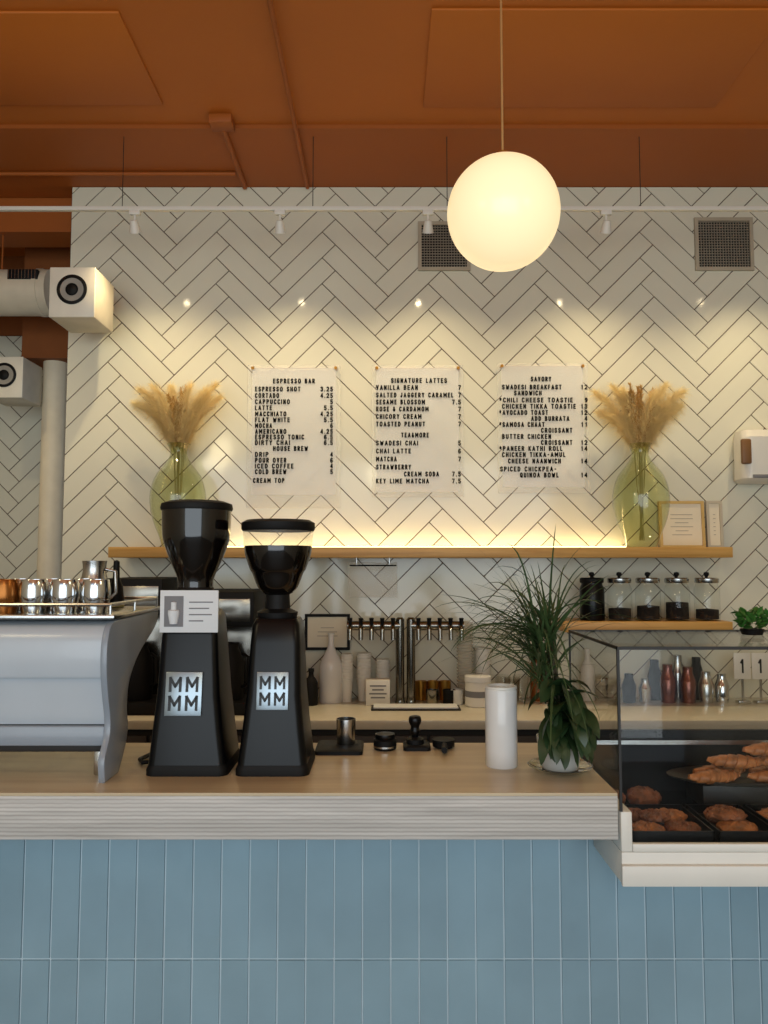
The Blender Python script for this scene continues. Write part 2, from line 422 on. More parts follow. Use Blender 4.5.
# track lighting
TY = 3.03; TZ = 2.94
r = empty('lighting_track', (0, TY, TZ)); tag(r, 'long thin white suspended lighting track on wires', 'track light rail')
box('rail', WLL+.01, WR-.01, -.010, .010, -.008, .008, M_WHITE, r, .002)
for px in (123, 313, 447, 640):
    X = ax(px, 175, TY); tube('wire', [(X, 0, .007), (X, 0, CEILZ-TZ+.0)], .0016, M_DARKCAB, r, 6)
M_BULB = emit('spot_bulb', (1, .8, .5), 14)
def spot_head():
    r = empty('track_spotlight', (0, 0, 0))
    box('adapter', -.022, .022, -.010, .010, -.018, .002, M_WHITE, r, .003)
    tube('arm', [(0, 0, -.016), (0, 0, -.048)], .005, M_WHITE, r)
    rot = (math.radians(30), 0, 0)
    lathe('lamp_shade', [(.001, .028), (.014, .026), (.017, .014), (.023, -.022), (.020, -.022), (.014, .008), (.001, .010)], M_WHITE, r, (0, .0, -.068), 24, cap=False, rot=rot)
    lathe('bulb', [(.001, -.012), (.012, -.010), (.013, -.005), (.001, 0)], M_BULB, r, (0, 0, -.068), 20, rot=rot)
    ld = bpy.data.lights.new('spot_beam', 'SPOT'); ld.energy = 16.5; ld.color = (1, .80, .47); ld.spot_size = math.radians(132); ld.spot_blend = 1.0; ld.shadow_soft_size = .012
    lo = bpy.data.objects.new('spot_beam', ld); COL.objects.link(lo); lo.parent = r; lo.location = (0, .016, -.098)
    lo.rotation_euler = (math.radians(8), 0, 0)
    return r
s0 = spot_head(); xs = [ax(135, 215, TY), ax(280, 215, TY), ax(428, 215, TY), ax(606, 215, TY), 1.62]
s0.location = (xs[0], TY, TZ-.008)
tag(s0, 'small white spotlight on the suspended track aimed at the tiles', 'spotlight', 'spotlights on the suspended track')
for X in xs[1:]: copy_thing(s0, (X, TY, TZ-.008))
copy_thing(s0, (-1.92, TY, TZ-.008))

# pendant
PX, PY, PZ, PR = .327, 2.05, 2.462, .1535
r = empty('pendant_lamp', (PX, PY, CEILZ+.016)); tag(r, 'glowing cream glass globe pendant on a thin brass rod', 'pendant lamp')
lathe('canopy', [(.001, -.02), (.05, -.02), (.055, 0)], M_BRASS, r)
tube('rod', [(0, 0, -.018), (0, 0, PZ+PR-CEILZ-.016)], .0032, mat('warm_brass_rod', (225, 190, 130), .35, .6), r)
n = 40
M_GLOBE = mat('glowing_opal_glass', (225, 212, 186), .25, var=.01, emis=(1.0, .80, .44), estr=.78)
lathe('lamp_shade', [(max(.001, PR*math.sin(math.pi*i/n)), -PR*math.cos(math.pi*i/n)) for i in range(n+1)], M_GLOBE, r, (0, 0, PZ-CEILZ-.016), 56)
lathe('collar', [(.02, -.004), (.02, .018), (.006, .026)], M_BRASS, r, (0, 0, PZ+PR-CEILZ-.018), 24)

# ---------------------------------------------------------------- vents
def vent(px, py, wpx, hpx):
    k = WALLY/.973/F; w = wpx*k; h = hpx*k; p = at(px, py, WALLY)
    r = empty('air_vent', (p.x, WALLY-.004, p.z)); tag(r, 'square metal air vent grille set in the tiled wall', 'air vent', 'vents in the tiled wall')
    bm = bmesh.new(); t = .016
    for a in ((-w/2, w/2, h/2-t, h/2), (-w/2, w/2, -h/2, -h/2+t), (-w/2, -w/2+t, -h/2+t, h/2-t), (w/2-t, w/2, -h/2+t, h/2-t)):
        bm_box(bm, a[0], a[1], -.012, 0, a[2], a[3])
    finish('frame', bm, mat('vent_frame', (176, 166, 146), .5), r)
    box('back_plate', -w/2+t, w/2-t, -.002, .0, -h/2+t, h/2-t, M_BLACKM, r)
    bm = bmesh.new(); g = .0125
    xx = -w/2+t+g
    while xx < w/2-t: bm_box(bm, xx-.0012, xx+.0012, -.009, -.002, -h/2+t, h/2-t); xx += g
    zz = -h/2+t+g
    while zz < h/2-t: bm_box(bm, -w/2+t, w/2-t, -.0085, -.002, zz-.0014, zz+.0014); zz += g
    finish('grille', bm, mat('vent_grille', (150, 142, 126), .5), r)
vent(444, 247, 52, 50); vent(723, 245, 58, 54)

# ---------------------------------------------------------------- speakers, duct, pillar
def speaker(X, Y, Z, wallY, label):
    r = empty('wall_speaker', (X, Y, Z)); tag(r, label, 'speaker', 'wall speakers')
    hw, hh, dp = .093, .104, .22
    box('cabinet', -hw, hw, .012, dp, -hh, hh, mat('speaker_white', (206, 198, 180), .45), r, .006)
    box('baffle', -hw, hw, 0, .013, -hh, hh, mat('speaker_front', (228, 222, 206), .4), r, .004)
    f = (math.radians(90), 0, 0)
    lathe('driver_ring', [(.060, 0), (.062, .004), (.052, .007), (.048, .003)], M_BLACKM, r, (0, .001, .010), 40, rot=f)
    lathe('cone', [(.048, .003), (.036, .004), (.026, -.001), (.025, .001)], mat('cone_grey', (150, 146, 138), .4), r, (0, .0, .010), 40, rot=f)
    lathe('tweeter', [(.026, .004), (.022, .004), (.010, .010), (.001, .012)], M_BLACKM, r, (0, .0, .010), 30, rot=f)
    box('bracket', -.025, .025, dp-.002, wallY-Y, -.03, .03, M_WHITE, r, .003)
speaker(ax(72, 292, 3.06), 3.06, az(292, 3.06), WALLY-.002, 'white box loudspeaker with dark round driver on the tiled wall')
speaker(ax(4, 377, 3.78), 3.78, az(377, 3.78), 4.298, 'white box loudspeaker with dark round driver beside the pillar')
dz = az(293, 3.6)
r = empty('air_duct', (-1.58, 3.60, dz)); tag(r, 'round cream painted air duct with a black slot grille', 'duct')
tube('pipe', [(WLL+1.58+.005, 0, 0), (0, 0, 0)], .108, mat('duct_cream', (214, 204, 182), .45), r, 40)
tube('collar', [(-.06, 0, 0), (-.04, 0, 0)], .112, mat('duct_cream', (214, 204, 182), .45), r, 40)
box('grille', -.17, -.03, -.108, -.085, .028, .075, M_BLACKM, r, .002)
bm = bmesh.new()
for i in range(9): bm_box(bm, -.165+i*.0155, -.163+i*.0155, -.111, -.107, .03, .073)
finish('fins', bm, M_STEEL, r)
for xx in (-.9, -.25): tube('hanger', [(xx, 0, .1), (xx, 0, 3.08-dz)], .004, M_CEILD, r)
r = empty('pillar', (ax(53, 450, 4.05), 4.05, 0)); tag(r, 'round cream structural pillar standing beside the tiled wall', 'pillar')
lathe('shaft', [(.06, 0), (.06, PTZ)], mat('pillar_cream', (240, 228, 200), .5), r)
lathe('base_collar', [(.075, 0), (.075, .08), (.062, .09)], mat('pillar_cream', (240, 228, 200), .5), r)
# ---------------------------------------------------------------- shelves
SX0 = ax(108, 552, 3.2); SX1 = ax(733, 552, 3.2); SZ1 = 1.575; SZ0 = 1.531
r = empty('wall_shelf', ((SX0+SX1)/2, WALLY-.004, SZ0)); tag(r, 'long pale oak floating shelf on the tiled wall with warm lighting', 'shelf')
h = (SX1-SX0)/2
box('board', -h, h, -.246, 0, 0, SZ1-SZ0, M_SHELF, r, .002)
box('light_strip', -h+.45, h-.38, -.040, -.030, SZ1-SZ0, SZ1-SZ0+.007, emit('led_strip', (1, .77, .36), 16), r)
LX0 = ax(565, 628, 3.2); LX1 = ax(733, 628, 3.2); LZ1 = 1.266; LZ0 = 1.223
r = empty('wall_shelf', ((LX0+LX1)/2, WALLY-.004, LZ0)); tag(r, 'short pale oak shelf holding glass jars', 'shelf')
h2 = (LX1-LX0)/2
box('board', -h2, h2, -.246, 0, 0, LZ1-LZ0, M_SHELF, r, .002)

# ---------------------------------------------------------------- menu boards
K = WALLY/F
def board(x0, x1, y0, y1, ylet, lines, label):
    Y = WALLY-.022
    a = at(x0, y0, Y); b = at(x1, y1, Y)
    cx = (a.x+b.x)/2; w = b.x-a.x; hh = a.z-b.z
    r = empty('menu_board', (cx, Y, b.z)); tag(r, label, 'menu board', 'acrylic menu boards')
    box('panel', -w/2, w/2, 0, .004, 0, hh, G_ACR, r, .001)
    box('backing_sheet', -w/2+.02, w/2-.02, .005, .006, hh-(ylet-y0)*K, hh-.012, frosted('board_sheet', (255, 255, 252), .62), r)
    for s in (-1, 1):
        lathe('standoff', [(.007, -.006), (.007, .0195)], M_BRASS, r, (s*(w/2-.022), 0, hh-.014), 16, rot=(math.radians(-90), 0, 0))
    box('top_rail', -w/2+.03, w/2-.03, .0062, .012, hh-.016, hh-.012, M_BRASS, r)
    bm = bmesh.new()
    for t, px, py, al in lines:
        q = at(px, py+2.6, Y)
        bm_text(bm, t, q.x-cx, q.z-b.z, .0228, .0160*len(t)-.003-.004*t.count('.'), .0050, al, y=-.0012)
    finish('lettering', bm, M_INK, r)
B1 = [('ESPRESSO BAR', 294, 381, 'C')]
for t, p, y in (('ESPRESSO SHOT', '3.25', 389), ('CORTADO', '4.25', 395.5), ('CAPPUCCINO', '5', 401.7), ('LATTE', '5.5', 407.8), ('MACCHIATO', '4.25', 413.9), ('FLAT WHITE', '5.5', 419.8),
                ('MOCHA', '6', 425.6), ('AMERICANO', '4.25', 431.4), ('ESPRESSO TONIC', '6.5', 437), ('DIRTY CHAI', '6.5', 442.6), ('DRIP', '4', 454.4), ('POUR OVER', '6', 460.2), ('ICED COFFEE', '4', 466), ('COLD BREW', '5', 471.7)):
    B1.append((t, 255, y, 'L')); B1.append((p, 333, y, 'R'))
B1 += [('HOUSE BREW', 273, 448.5, 'L'), ('CREAM TOP', 253, 480.5, 'L')]
board(248, 340, 365, 508, 497, B1, 'clear acrylic menu board lettered with espresso drinks and prices')
B2 = [('SIGNATURE LATTES', 419, 380.5, 'C'), ('TEA&MORE', 415, 435, 'C'), ('STRAWBERRY', 376, 467, 'L'), ('CREAM SODA', 404, 474, 'L'), ('7.5', 461, 474, 'R')]
for t, p, y in (('VANILLA BEAN', '7', 387.5), ('SALTED JAGGERY CARAMEL', '7', 395), ('SESAME BLOSSOM', '7.5', 402), ('ROSE & CARDAMOM', '7', 409), ('CHICORY CREAM', '7', 416.5), ('TOASTED PEANUT', '7', 424),
                ('SWADESI CHAI', '5', 443), ('CHAI LATTE', '6', 451), ('MATCHA', '7', 459), ('KEY LIME MATCHA', '7.5', 481)):
    B2.append((t, 376, y, 'L')); B2.append((p, 461, y, 'R'))
board(372, 464, 365, 497, 494, B2, 'clear acrylic menu board lettered with signature lattes and teas')
B3 = [('SAVORY', 541, 379, 'C')]
for t, x, y, p in (('SWADESI BREAKFAST', 502, 387, '12'), ('SANDWICH', 514, 393, ''), ('*CHILI CHEESE TOASTIE', 499, 400, '9'), ('CHICKEN TIKKA TOASTIE', 502, 406.3, '13'),
                   ('*AVOCADO TOAST', 499, 412.5, '12'), ('ADD BURRATA', 531, 418.5, '4'), ('*SAMOSA CHAAT', 499, 424.5, '11'), ('CROISSANT', 541, 430.3, ''), ('BUTTER CHICKEN', 502, 436.5, ''),
                   ('CROISSANT', 541, 442.5, '12'), ('*PANEER KATHI ROLL', 499, 448.5, '14'), ('CHICKEN TIKKA-AMUL', 502, 454.6, ''), ('CHEESE NAANWICH', 508, 461, '14'), ('SPICED CHICKPEA-', 500, 469, ''), ('QUINOA BOWL', 520, 475, '14')):
    B3.append((t, x, y, 'L'))
    if p: B3.append((p, 587.5, y, 'R'))
board(497, 590, 363, 493, 489, B3, 'clear acrylic menu board lettered with savory food and prices')

# ---------------------------------------------------------------- vases with pampas
VPROF = [(.045, 0), (.062, .004), (.078, .05), (.105, .12), (.118, .19), (.115, .25), (.095, .31), (.062, .355), (.042, .385), (.036, .41), (.041, .435), (.052, .448)]
def vase(px, label):
    Y = 3.31; X = ax(px, 500, Y)
    vp = [(a, b) for a, b in smooth_curve(VPROF, 4)]
    bm = bmesh.new(); bm_lathe(bm, vp+[(.048, .447), (.034, .41)], 48, cap=False)
    bm_lathe(bm, [(.001, .001), (.045, 0)], 48, cap=False)
    v = finish('glass_vase', bm, G_VASE, None, (X, Y, SZ1), smooth=False)
    for p in v.data.polygons: p.use_smooth = True
    tag(v, label, 'vase', 'glass vases on the shelf')
    r = empty('pampas_grass', (X, Y, SZ1+.02)); tag(r, 'bunch of dried cream pampas grass standing in a glass vase', 'dried grass', 'dried grass bunches')
    rnd = random.Random(px)
    specs = [(l+rnd.uniform(-.1, .1), n_*rnd.uniform(.88, 1.08), 0) for l, n_ in ((-.85, .32), (-.66, .37), (-.44, .37), (-.24, .32), (.24, .32), (.44, .37), (.66, .37), (.85, .32))]
    for i in range(9): specs.append((rnd.uniform(-.24, .24), .24+.11*rnd.random(), 1))
    for lean, ln, kind in specs:
        bm = bmesh.new(); ty = rnd.uniform(-.34, .10); wob = rnd.uniform(-.25, .25)
        pts = [Vector((rnd.uniform(-.01, .01), rnd.uniform(-.01, .01), .01)), Vector((lean*.02, ty*.02, .25)), Vector((lean*.03, ty*.03, .40))]
        for k in range(1, 9):
            t = k/8; a = lean*(.42+1.05*t*t)+wob*t*t
            pts.append(pts[-1]+Vector((math.sin(a), math.sin(ty)*.5, math.cos(a)))*ln*.82/8)
        bm_tube(bm, pts, .0013, 5, 1)
        np = 4200 if kind == 0 else 520
        for i in range(np):
            t = rnd.random(); fidx = 2.5+t*(len(pts)-3.501); k = int(fidx); p = pts[k].lerp(pts[k+1], fidx-k)
            d = (pts[k+1]-pts[k]).normalized()
            out = Vector((rnd.gauss(0, 1), rnd.gauss(0, .8), rnd.gauss(0, 1))).normalized()
            if kind == 0:
                env = .40+.60*math.sin(math.pi*min(1, .12+t*.80))
                L_ = .080*env*rnd.uniform(.15, 1.15)
                q = p+(d*.55+out*.80).normalized()*L_-Vector((0, 0, L_*.22)); bend = .12; sw = .00048
            else:
                env = .45+.55*math.sin(math.pi*min(.98, .15+t*.8))
                L_ = .032*env*rnd.uniform(.4, 1.1); q = p+d*L_*.45+out*L_*.85; bend = .1; sw = .0022
            m_ = (p+q)/2+out*L_*bend+Vector((0, 0, L_*.06))
            s = d.cross(out)
            if s.length < 1e-3: continue
            s = s.normalized()*sw
            a1, a2, b1, b2, e = bm.verts.new(p-s), bm.verts.new(p+s), bm.verts.new(m_+s), bm.verts.new(m_-s), bm.verts.new(q)
            bm.faces.new((a1, a2, b1, b2)); bm.faces.new((b2, b1, e))
        for v_ in bm.verts:
            if v_.co.y+Y > WALLY-.008: v_.co.y = WALLY-.008-Y
        finish('plume', bm, [M_PAMP if kind == 0 else M_PAMPD, M_STEM], r)
vase(178, 'pale green glass vase on the oak shelf holding pampas grass')
vase(641, 'pale green glass vase on the oak shelf beside framed certificates')

# framed certificates on the shelf
def frame(x0, x1, y0, Y, zb, mfr, mpaper, label, lean=6, marks=True, wall=False):
    X0 = ax(x0, y0, Y); X1 = ax(x1, y0, Y); hh = az(y0, Y)-zb; w = X1-X0
    r = empty('picture_frame', ((X0+X1)/2, Y, zb), (math.radians(-lean), 0, 0)); tag(r, label, 'picture frame')
    t = .012; bm = bmesh.new()
    for a in ((-w/2, w/2, hh-t, hh), (-w/2, w/2, 0, t), (-w/2, -w/2+t, t, hh-t), (w/2-t, w/2, t, hh-t)): bm_box(bm, a[0], a[1], -.008, .008, a[2], a[3])
    finish('border', bm, mfr, r)
    box('sheet', -w/2+t, w/2-t, -.001, .006, t, hh-t, mpaper, r)
    if marks:
        bm = bmesh.new(); z = hh-t-.05; rr = random.Random(int(x0))
        while z > t+.04:
            ww = (w/2-t-.03)*rr.uniform(.4, 1); bm_box(bm, -ww, ww, -.002, -.001, z, z+.003); z -= .018
        finish('print', bm, mat('faded_ink', (176, 166, 150), .8), r)
frame(659, 704, 501, 3.418, SZ1, mat('gold_frame', (210, 176, 110), .35, .4), M_PAPER, 'certificate in a slim gold frame leaning on the shelf', lean=3)
frame(706, 722, 501, 3.425, SZ1, mat('silver_frame', (200, 190, 170), .35, .4), M_PAPER, 'narrow silver framed certificate beside the gold one', lean=2)
p = at(305, 650, 3.435)
frame(305, 350, 614, 3.437, p.z, M_BLACKM, M_PAPER, 'small black framed notice hung on the tiled wall', lean=0)

# acrylic notice hanging under shelf
r = empty('hanging_sign', (ax(373, 585, 3.3), 3.3, SZ0)); tag(r, 'small clear acrylic sign hanging under the shelf', 'sign')
box('panel', -.105, .105, 0, .004, -.17, -.02, frosted('sign_acrylic', (220, 214, 200), .8), r, .001)
for s in (-1, 1): tube('hook', [(s*.07, .002, 0), (s*.07, .002, -.03)], .002, M_STEEL, r, 6)
box('header_strip', -.10, .10, -.001, 0, -.036, -.030, M_INK, r)

# ---------------------------------------------------------------- wall dispenser at right
p = at(752, 457, 3.38)
r = empty('wall_dispenser', (p.x+.07, WALLY-.004, p.z)); tag(r, 'white rounded wall dispenser with a tan end cap on tiles', 'dispenser')
loft('housing', [(-.115, .14, .05, .02, -.05, .03), (-.10, .155, .065, .02, -.065, .04), (.08, .155, .07, .02, -.07, .04), (.115, .145, .055, .02, -.055, .04)], M_WHITE, r)
box('end_cap', -.148, -.105, -.143, -.12, -.04, .07, mat('tan_wood', (120, 84, 48), .5), r, .008)
box('roll_slot', -.10, .16, -.137, -.10, -.10, -.085, M_GREYINK, r, .003)

# ---------------------------------------------------------------- back bar
r = empty('back_counter', (.43, 3.2, 0)); tag(r, 'long cream stone back counter on dark cabinets by the tiled wall', 'counter')
box('worktop', -1.87, 1.86, -.26, .245, BACKZ-.035, BACKZ, M_QUARTZ, r, .003)
box('cabinet', -1.86, 1.85, -.24, .24, .0, BACKZ-.035, M_DARKCAB, r)
for i in range(7): box('cabinet_front', -1.84+i*.528, -1.84+i*.528+.516, -.252, -.24, .1, BACKZ-.06, mat('cabinet_front', (52, 45, 40), .5), r, .003)

def prop(name, px, Y, prof, m, label, cat, z=BACKZ, group=None, cap=True, segs=28):
    o = lathe(name, prof, m, None, (ax(px, 690, Y), Y, z), segs, cap=cap); tag(o, label, cat, group); return o
BY = 3.34
prop('ceramic_bottle', 331, BY, smooth_curve([(.046, 0), (.050, .01), (.050, .13), (.044, .17), (.022, .215), (.013, .24), (.013, .285), (.017, .29)], 3), M_WHITEG, 'white ceramic bottle on the back counter', 'bottle')
def cupstack(px, Y, r0, h, label):
    r = empty('paper_cup_stack', (ax(px, 690, Y), Y, BACKZ)); tag(r, label, 'paper cups', 'stacks of paper cups')
    prof = [(r0*.8, 0), (r0, h*.45)]
    z = h*.45
    while z < h:
        prof += [(r0*1.12, z+.001), (r0*1.12, z+.006), (r0*1.0, z+.007), (r0*1.02, z+.014)]; z += .014
    lathe('cups', prof, M_WHITE, r)
cupstack(347, BY, .024, .20, 'stack of white paper cups on the back counter')
cupstack(364, BY+.03, .03, .20, 'stack of white paper cups on the back counter')
cupstack(383, 3.38, .028, .17, 'stack of white paper cups on the back counter')
cupstack(483, 3.39, .030, .22, 'stack of white paper cups on the back counter')
r = empty('tea_box', (ax(378, 690, 3.27), 3.27, BACKZ)); tag(r, 'small white printed carton on the back counter', 'box')
box('carton', -.05, .05, -.03, .03, 0, .105, M_WHITE, r, .002)
bm = bmesh.new()
for i, w in enumerate((.03, .036, .024, .034)): bm_box(bm, -w, w, -.0312, -.03, .03+i*.016, .036+i*.016)
finish('print', bm, M_GREYINK, r)
for i, px in enumerate((421, 433, 445)):
    prop('brass_cup', px, 3.385, [(.022, 0), (.024, .002), (.026, .08), (.024, .08), (.021, .006), (.001, .005)], M_BRASS, 'small brass cup on the back counter', 'cup', group='brass cups on the back counter', cap=False)
r = empty('serving_tray', (ax(418, 697, 3.17), 3.17, BACKZ)); tag(r, 'flat dark tray with pale papers on the back counter', 'tray')
box('base', -.19, .17, -.045, .045, 0, .008, M_DARKCAB, r, .002)
box('rim', -.18, .16, -.04, .04, .008, .014, M_PAPERW, r, .001)
for px, m_, lab in ((432, M_DSTEEL, 'small steel milk jug on the back counter'), (449, M_BLACKM, 'small black cup on the back counter'), (457, M_WHITE, 'small white cup on the back counter')):
    prop('small_cup', px, 3.28, [(.022, 0), (.025, .004), (.027, .06), (.025, .06), (.022, .008), (.001, .006)], m_, lab, 'cup', group='small cups on the back counter', cap=False)
r = empty('canister', (ax(478, 690, 3.24), 3.24, BACKZ)); tag(r, 'white lidded canister with printed band on the back counter', 'canister')
lathe('body', [(.05, 0), (.054, .004), (.054, .10), (.05, .102)], M_WHITE, r)
lathe('lid', [(.056, .102), (.056, .122), (.05, .126)], M_WHITEG, r)
lathe('band', [(.0545, .04), (.0545, .065)], M_GREYINK, r, cap=False)
# clear stacked cups
r = empty('plastic_cup_stack', (ax(465, 650, 3.39), 3.39, BACKZ)); tag(r, 'tall stack of clear plastic cups against the tiles', 'plastic cups')
prof = []; z = 0
while z < .33: prof += [(.030, z), (.036, z+.010), (.038, z+.012)]; z += .014
lathe('cups', prof, frosted('clear_plastic', (225, 220, 205), .5), r, cap=False)
# row of water glasses and small bottles along the back counter
for px, Y in ((503, 3.35), (521, 3.35), (512, 3.27), (601, 3.36), (613, 3.28)):
    prop('water_glass', px, Y, [(.001, .003), (.026, .001), (.028, .004), (.034, .11), (.032, .11), (.026, .012), (.001, .010)], G_CLEAR, 'clear water glass on the back counter', 'glass', group='water glasses on the back counter', cap=False)
for px, Y, m_, hh, lab in ((273, 3.36, M_DSTEEL, .26, 'slim steel syrup bottle on the back counter'), (287, 3.36, M_BLACKM, .24, 'slim black syrup bottle on the back counter'), (300, 3.33, M_WHITE, .20, 'slim white syrup bottle on the back counter'), (311, 3.26, M_BLACKM, .15, 'short black syrup bottle on the back counter'), (537, 3.37, mat('amber_bottle', (120, 66, 26), .2), .25, 'amber syrup bottle on the back counter'), (588, 3.38, M_WHITE, .22, 'slim white syrup bottle on the back counter')):
    prop('syrup_bottle', px, Y, smooth_curve([(.026, 0), (.029, .006), (.029, hh*.6), (.012, hh*.78), (.011, hh*.9), (.013, hh*.92), (.012, hh)], 2), m_, lab, 'bottle', group='syrup bottles on the back counter')

# beer style taps
def tap_tower(px, sgn):
    Y = 3.30
    r = empty('tap_tower', (ax(px, 690, Y), Y, BACKZ)); tag(r, 'steel draft tap tower with a row of faucets', 'tap', 'draft tap towers')
    lathe('base', [(.021, 0), (.021, .006), (.019, .014)], M_DSTEEL, r)
    lathe('column', [(.0185, .01), (.0185, .352), (.012, .36)], M_DSTEEL, r)
    tube('manifold', [(0, 0, .325), (sgn*.225, 0, .325)], .020, M_DSTEEL, r, 16)
    for i in range(5):
        x = sgn*(.03+.045*i)
        f = empty('faucet', (x, 0, .325)); f.parent = r
        tube('spout', [(0, -.01, 0), (0, -.045, 0), (0, -.058, -.012), (0, -.06, -.055)], .010, M_DSTEEL, f, 10)
        tube('handle', [(0, -.045, 0), (0, -.048, .035)], .006, M_BLACKM, f, 10, rad=[.006, .010])
tap_tower(400, -1); tap_tower(411, 1)

# coffee brewers behind grinders
def brewer(px, w, h, label):
    Y = 3.2
    r = empty('coffee_brewer', (ax(px, 690, Y), Y, BACKZ)); tag(r, label, 'coffee machine', 'coffee brewers on the back counter')
    box('base', -w/2, w/2, -.17, .17, 0, .05, M_BLACKM, r, .006)
    box('column', -w/2+.01, w/2-.01, .02, .17, .05, h-.14, M_DSTEEL, r, .004)
    box('head', -w/2, w/2, -.17, .17, h-.14, h, M_BLACKM, r, .008)
    box('front_panel', -w/2+.015, w/2-.015, -.173, -.17, h-.12, h-.03, M_DSTEEL, r, .001)
    lathe('carafe', [(.06, .051), (.062, .06), (.062, .2), (.04, .25), (.042, .27)], M_BLACKM, r, (0, -.08, 0))
    tube('carafe_handle', [(0.06, -.10, .23), (.09, -.13, .22), (.09, -.13, .12), (.06, -.10, .1)], .007, M_BLACKM, r)
brewer(232, .23, .48, 'black and steel batch coffee brewer on the back counter')
brewer(143, .24, .53, 'tall black and steel coffee brewer on the back counter')
# second row: things seen through the display case
for px, Y, m, rr, hh, lab in ((668, 3.32, M_PINK, .034, .16, 'rose copper shaker on the back counter'), (688, 3.32, M_PINK, .034, .15, 'rose copper shaker on the back counter'),
                           (629, 3.32, M_BLACKM, .03, .12, 'black shaker on the back counter'), (645, 3.32, M_STEEL, .028, .10, 'steel measuring cup on the back counter'),
                           (706, 3.32, M_STEEL, .032, .13, 'steel shaker on the back counter'), (722, 3.32, M_CHROME, .03, .12, 'polished shaker on the back counter'),
                           (655, 3.39, M_BLACKM, .030, .17, 'tall black shaker on the back counter'), (678, 3.40, M_STEEL, .030, .19, 'tall steel shaker on the back counter'),
                           (697, 3.40, M_BLACKM, .030, .18, 'tall black shaker on the back counter')):
    prop('shaker', px, Y, [(rr*.85, 0), (rr, hh*.6), (rr*.95, hh*.62), (rr*.6, hh*.85), (rr*.6, hh), (rr*.4, hh)], m, lab, 'shaker', group='shakers on the back counter')
for i, px in enumerate((742, 760)):
    r = empty('number_card', (ax(px, 665, 3.30), 3.30, BACKZ)); tag(r, 'white table number stand on the back counter', 'number stand', 'number stands')
    box('foot', -.025, .025, -.02, .02, 0, .012, M_STEEL, r, .002)
    box('post', -.004, .004, -.004, .004, .012, .10, M_STEEL, r)
    box('card', -.036, .036, -.003, .003, .10, .21, M_WHITE, r, .002)
    bm = bmesh.new(); bm_text(bm, '1', 0, .125, .06, .028, .008, 'C', y=-.0036); finish('numeral', bm, M_INK, r)

# jars on lower shelf
def jar(px, fill, dark=False, label=''):
    Y = 3.30
    r = empty('storage_jar', (ax(px, 600, Y), Y, LZ1)); tag(r, label, 'jar', 'storage jars on the short shelf')
    rr = .052
    lathe('contents', [(.001, .005), (rr-.006, .006), (rr-.006, fill), (.001, fill+.004)], M_GRIND, r, cap=False)
    lathe('glass_body', [(.001, 0), (rr-.002, .0), (rr, .004), (rr, .135), (rr-.008, .15), (rr-.008, .158)], M_BLACK if dark else G_CLEAR, r, cap=False)
    lathe('lid', [(rr-.004, .158), (rr-.002, .162), (rr-.002, .176), (rr-.008, .180), (.001, .181)], M_BLACKM if dark else M_STEEL, r, cap=False)
    lathe('knob', [(.006, .18), (.006, .186), (.012, .192), (.010, .202), (.001, .205)], M_BLACKM, r, cap=False)
jar(592, .10, True, 'black storage jar with black lid on the short shelf')
for px, f in ((619.5, .05), (648, .06), (677, .075), (707, .045)): jar(px, f, False, 'clear glass jar of dark tea with metal lid')

# ---------------------------------------------------------------- front counter
CX1 = .445
r = empty('bar_counter', (0, 1.7, 0)); tag(r, 'thick pale plywood bar counter above blue tiles', 'counter')
bm = bmesh.new(); bm_box(bm, -2.58, CX1, -.20, .215, TOPZ-.006, TOPZ, 0, .001)
finish('top_surface', bm, M_TOP, r, smooth=False)
box('plywood_edge', -2.58, CX1, -.20, .215, .98, TOPZ-.006, M_PLY, r, .001)
box('support', -2.57, 2.28, .146, .18, 0, .955, M_DARKCAB, r)
box('cross_rail', -2.57, CX1-.005, .01, .21, .955, .98, M_DARKCAB, r)

# ---------------------------------------------------------------- espresso machine
EX1 = -.555; EX0 = -1.20
prof_side = smooth_curve([(1.566, .0), (1.560, .045), (1.585, .085), (1.588, .12), (1.572, .17), (1.56, .22), (1.56, .27), (1.575, .305), (1.60, .318)], 5)+smooth_curve([(1.91, .322), (1.90, .295), (1.86, .272), (1.77, .235), (1.705, .185), (1.69, .13), (1.70, .085), (1.685, .045), (1.645, .0)], 5)
r = empty('espresso_machine', (-.87, 1.74, TOPZ)); tag(r, 'pale grey espresso machine with curved side panels on the counter', 'espresso machine')
def sh(pr, dy=-1.74): return [(y+dy, z) for y, z in pr]
prism_x('side_panel', sh(prof_side), EX1+.87-.014, EX1+.87, M_MACHD, r, bev=.003)
prism_x('side_panel', sh(prof_side), EX0+.87, EX0+.87+.014, M_MACHD, r, bev=.003)
bodyp = smooth_curve([(1.602, .108), (1.596, .125), (1.590, .16), (1.581, .205), (1.574, .206), (1.568, .235), (1.567, .265), (1.572, .29), (1.588, .308), (1.62, .316)], 6)+[(1.88, .318), (1.86, .277), (1.76, .235), (1.70, .19), (1.69, .105)]
prism_x('back_panel', sh(bodyp), EX0+.87+.014, EX1+.87-.014, M_MACH, r)
box('lower_rail', EX0+.884, EX1+.856, 1.592-1.74, 1.61-1.74, .066, .106, M_MACHD, r, .004)
box('base_tray', EX0+.884, EX1+.856, 1.61-1.74, 1.68-1.74, .05, .105, M_DARKCAB, r, .004)
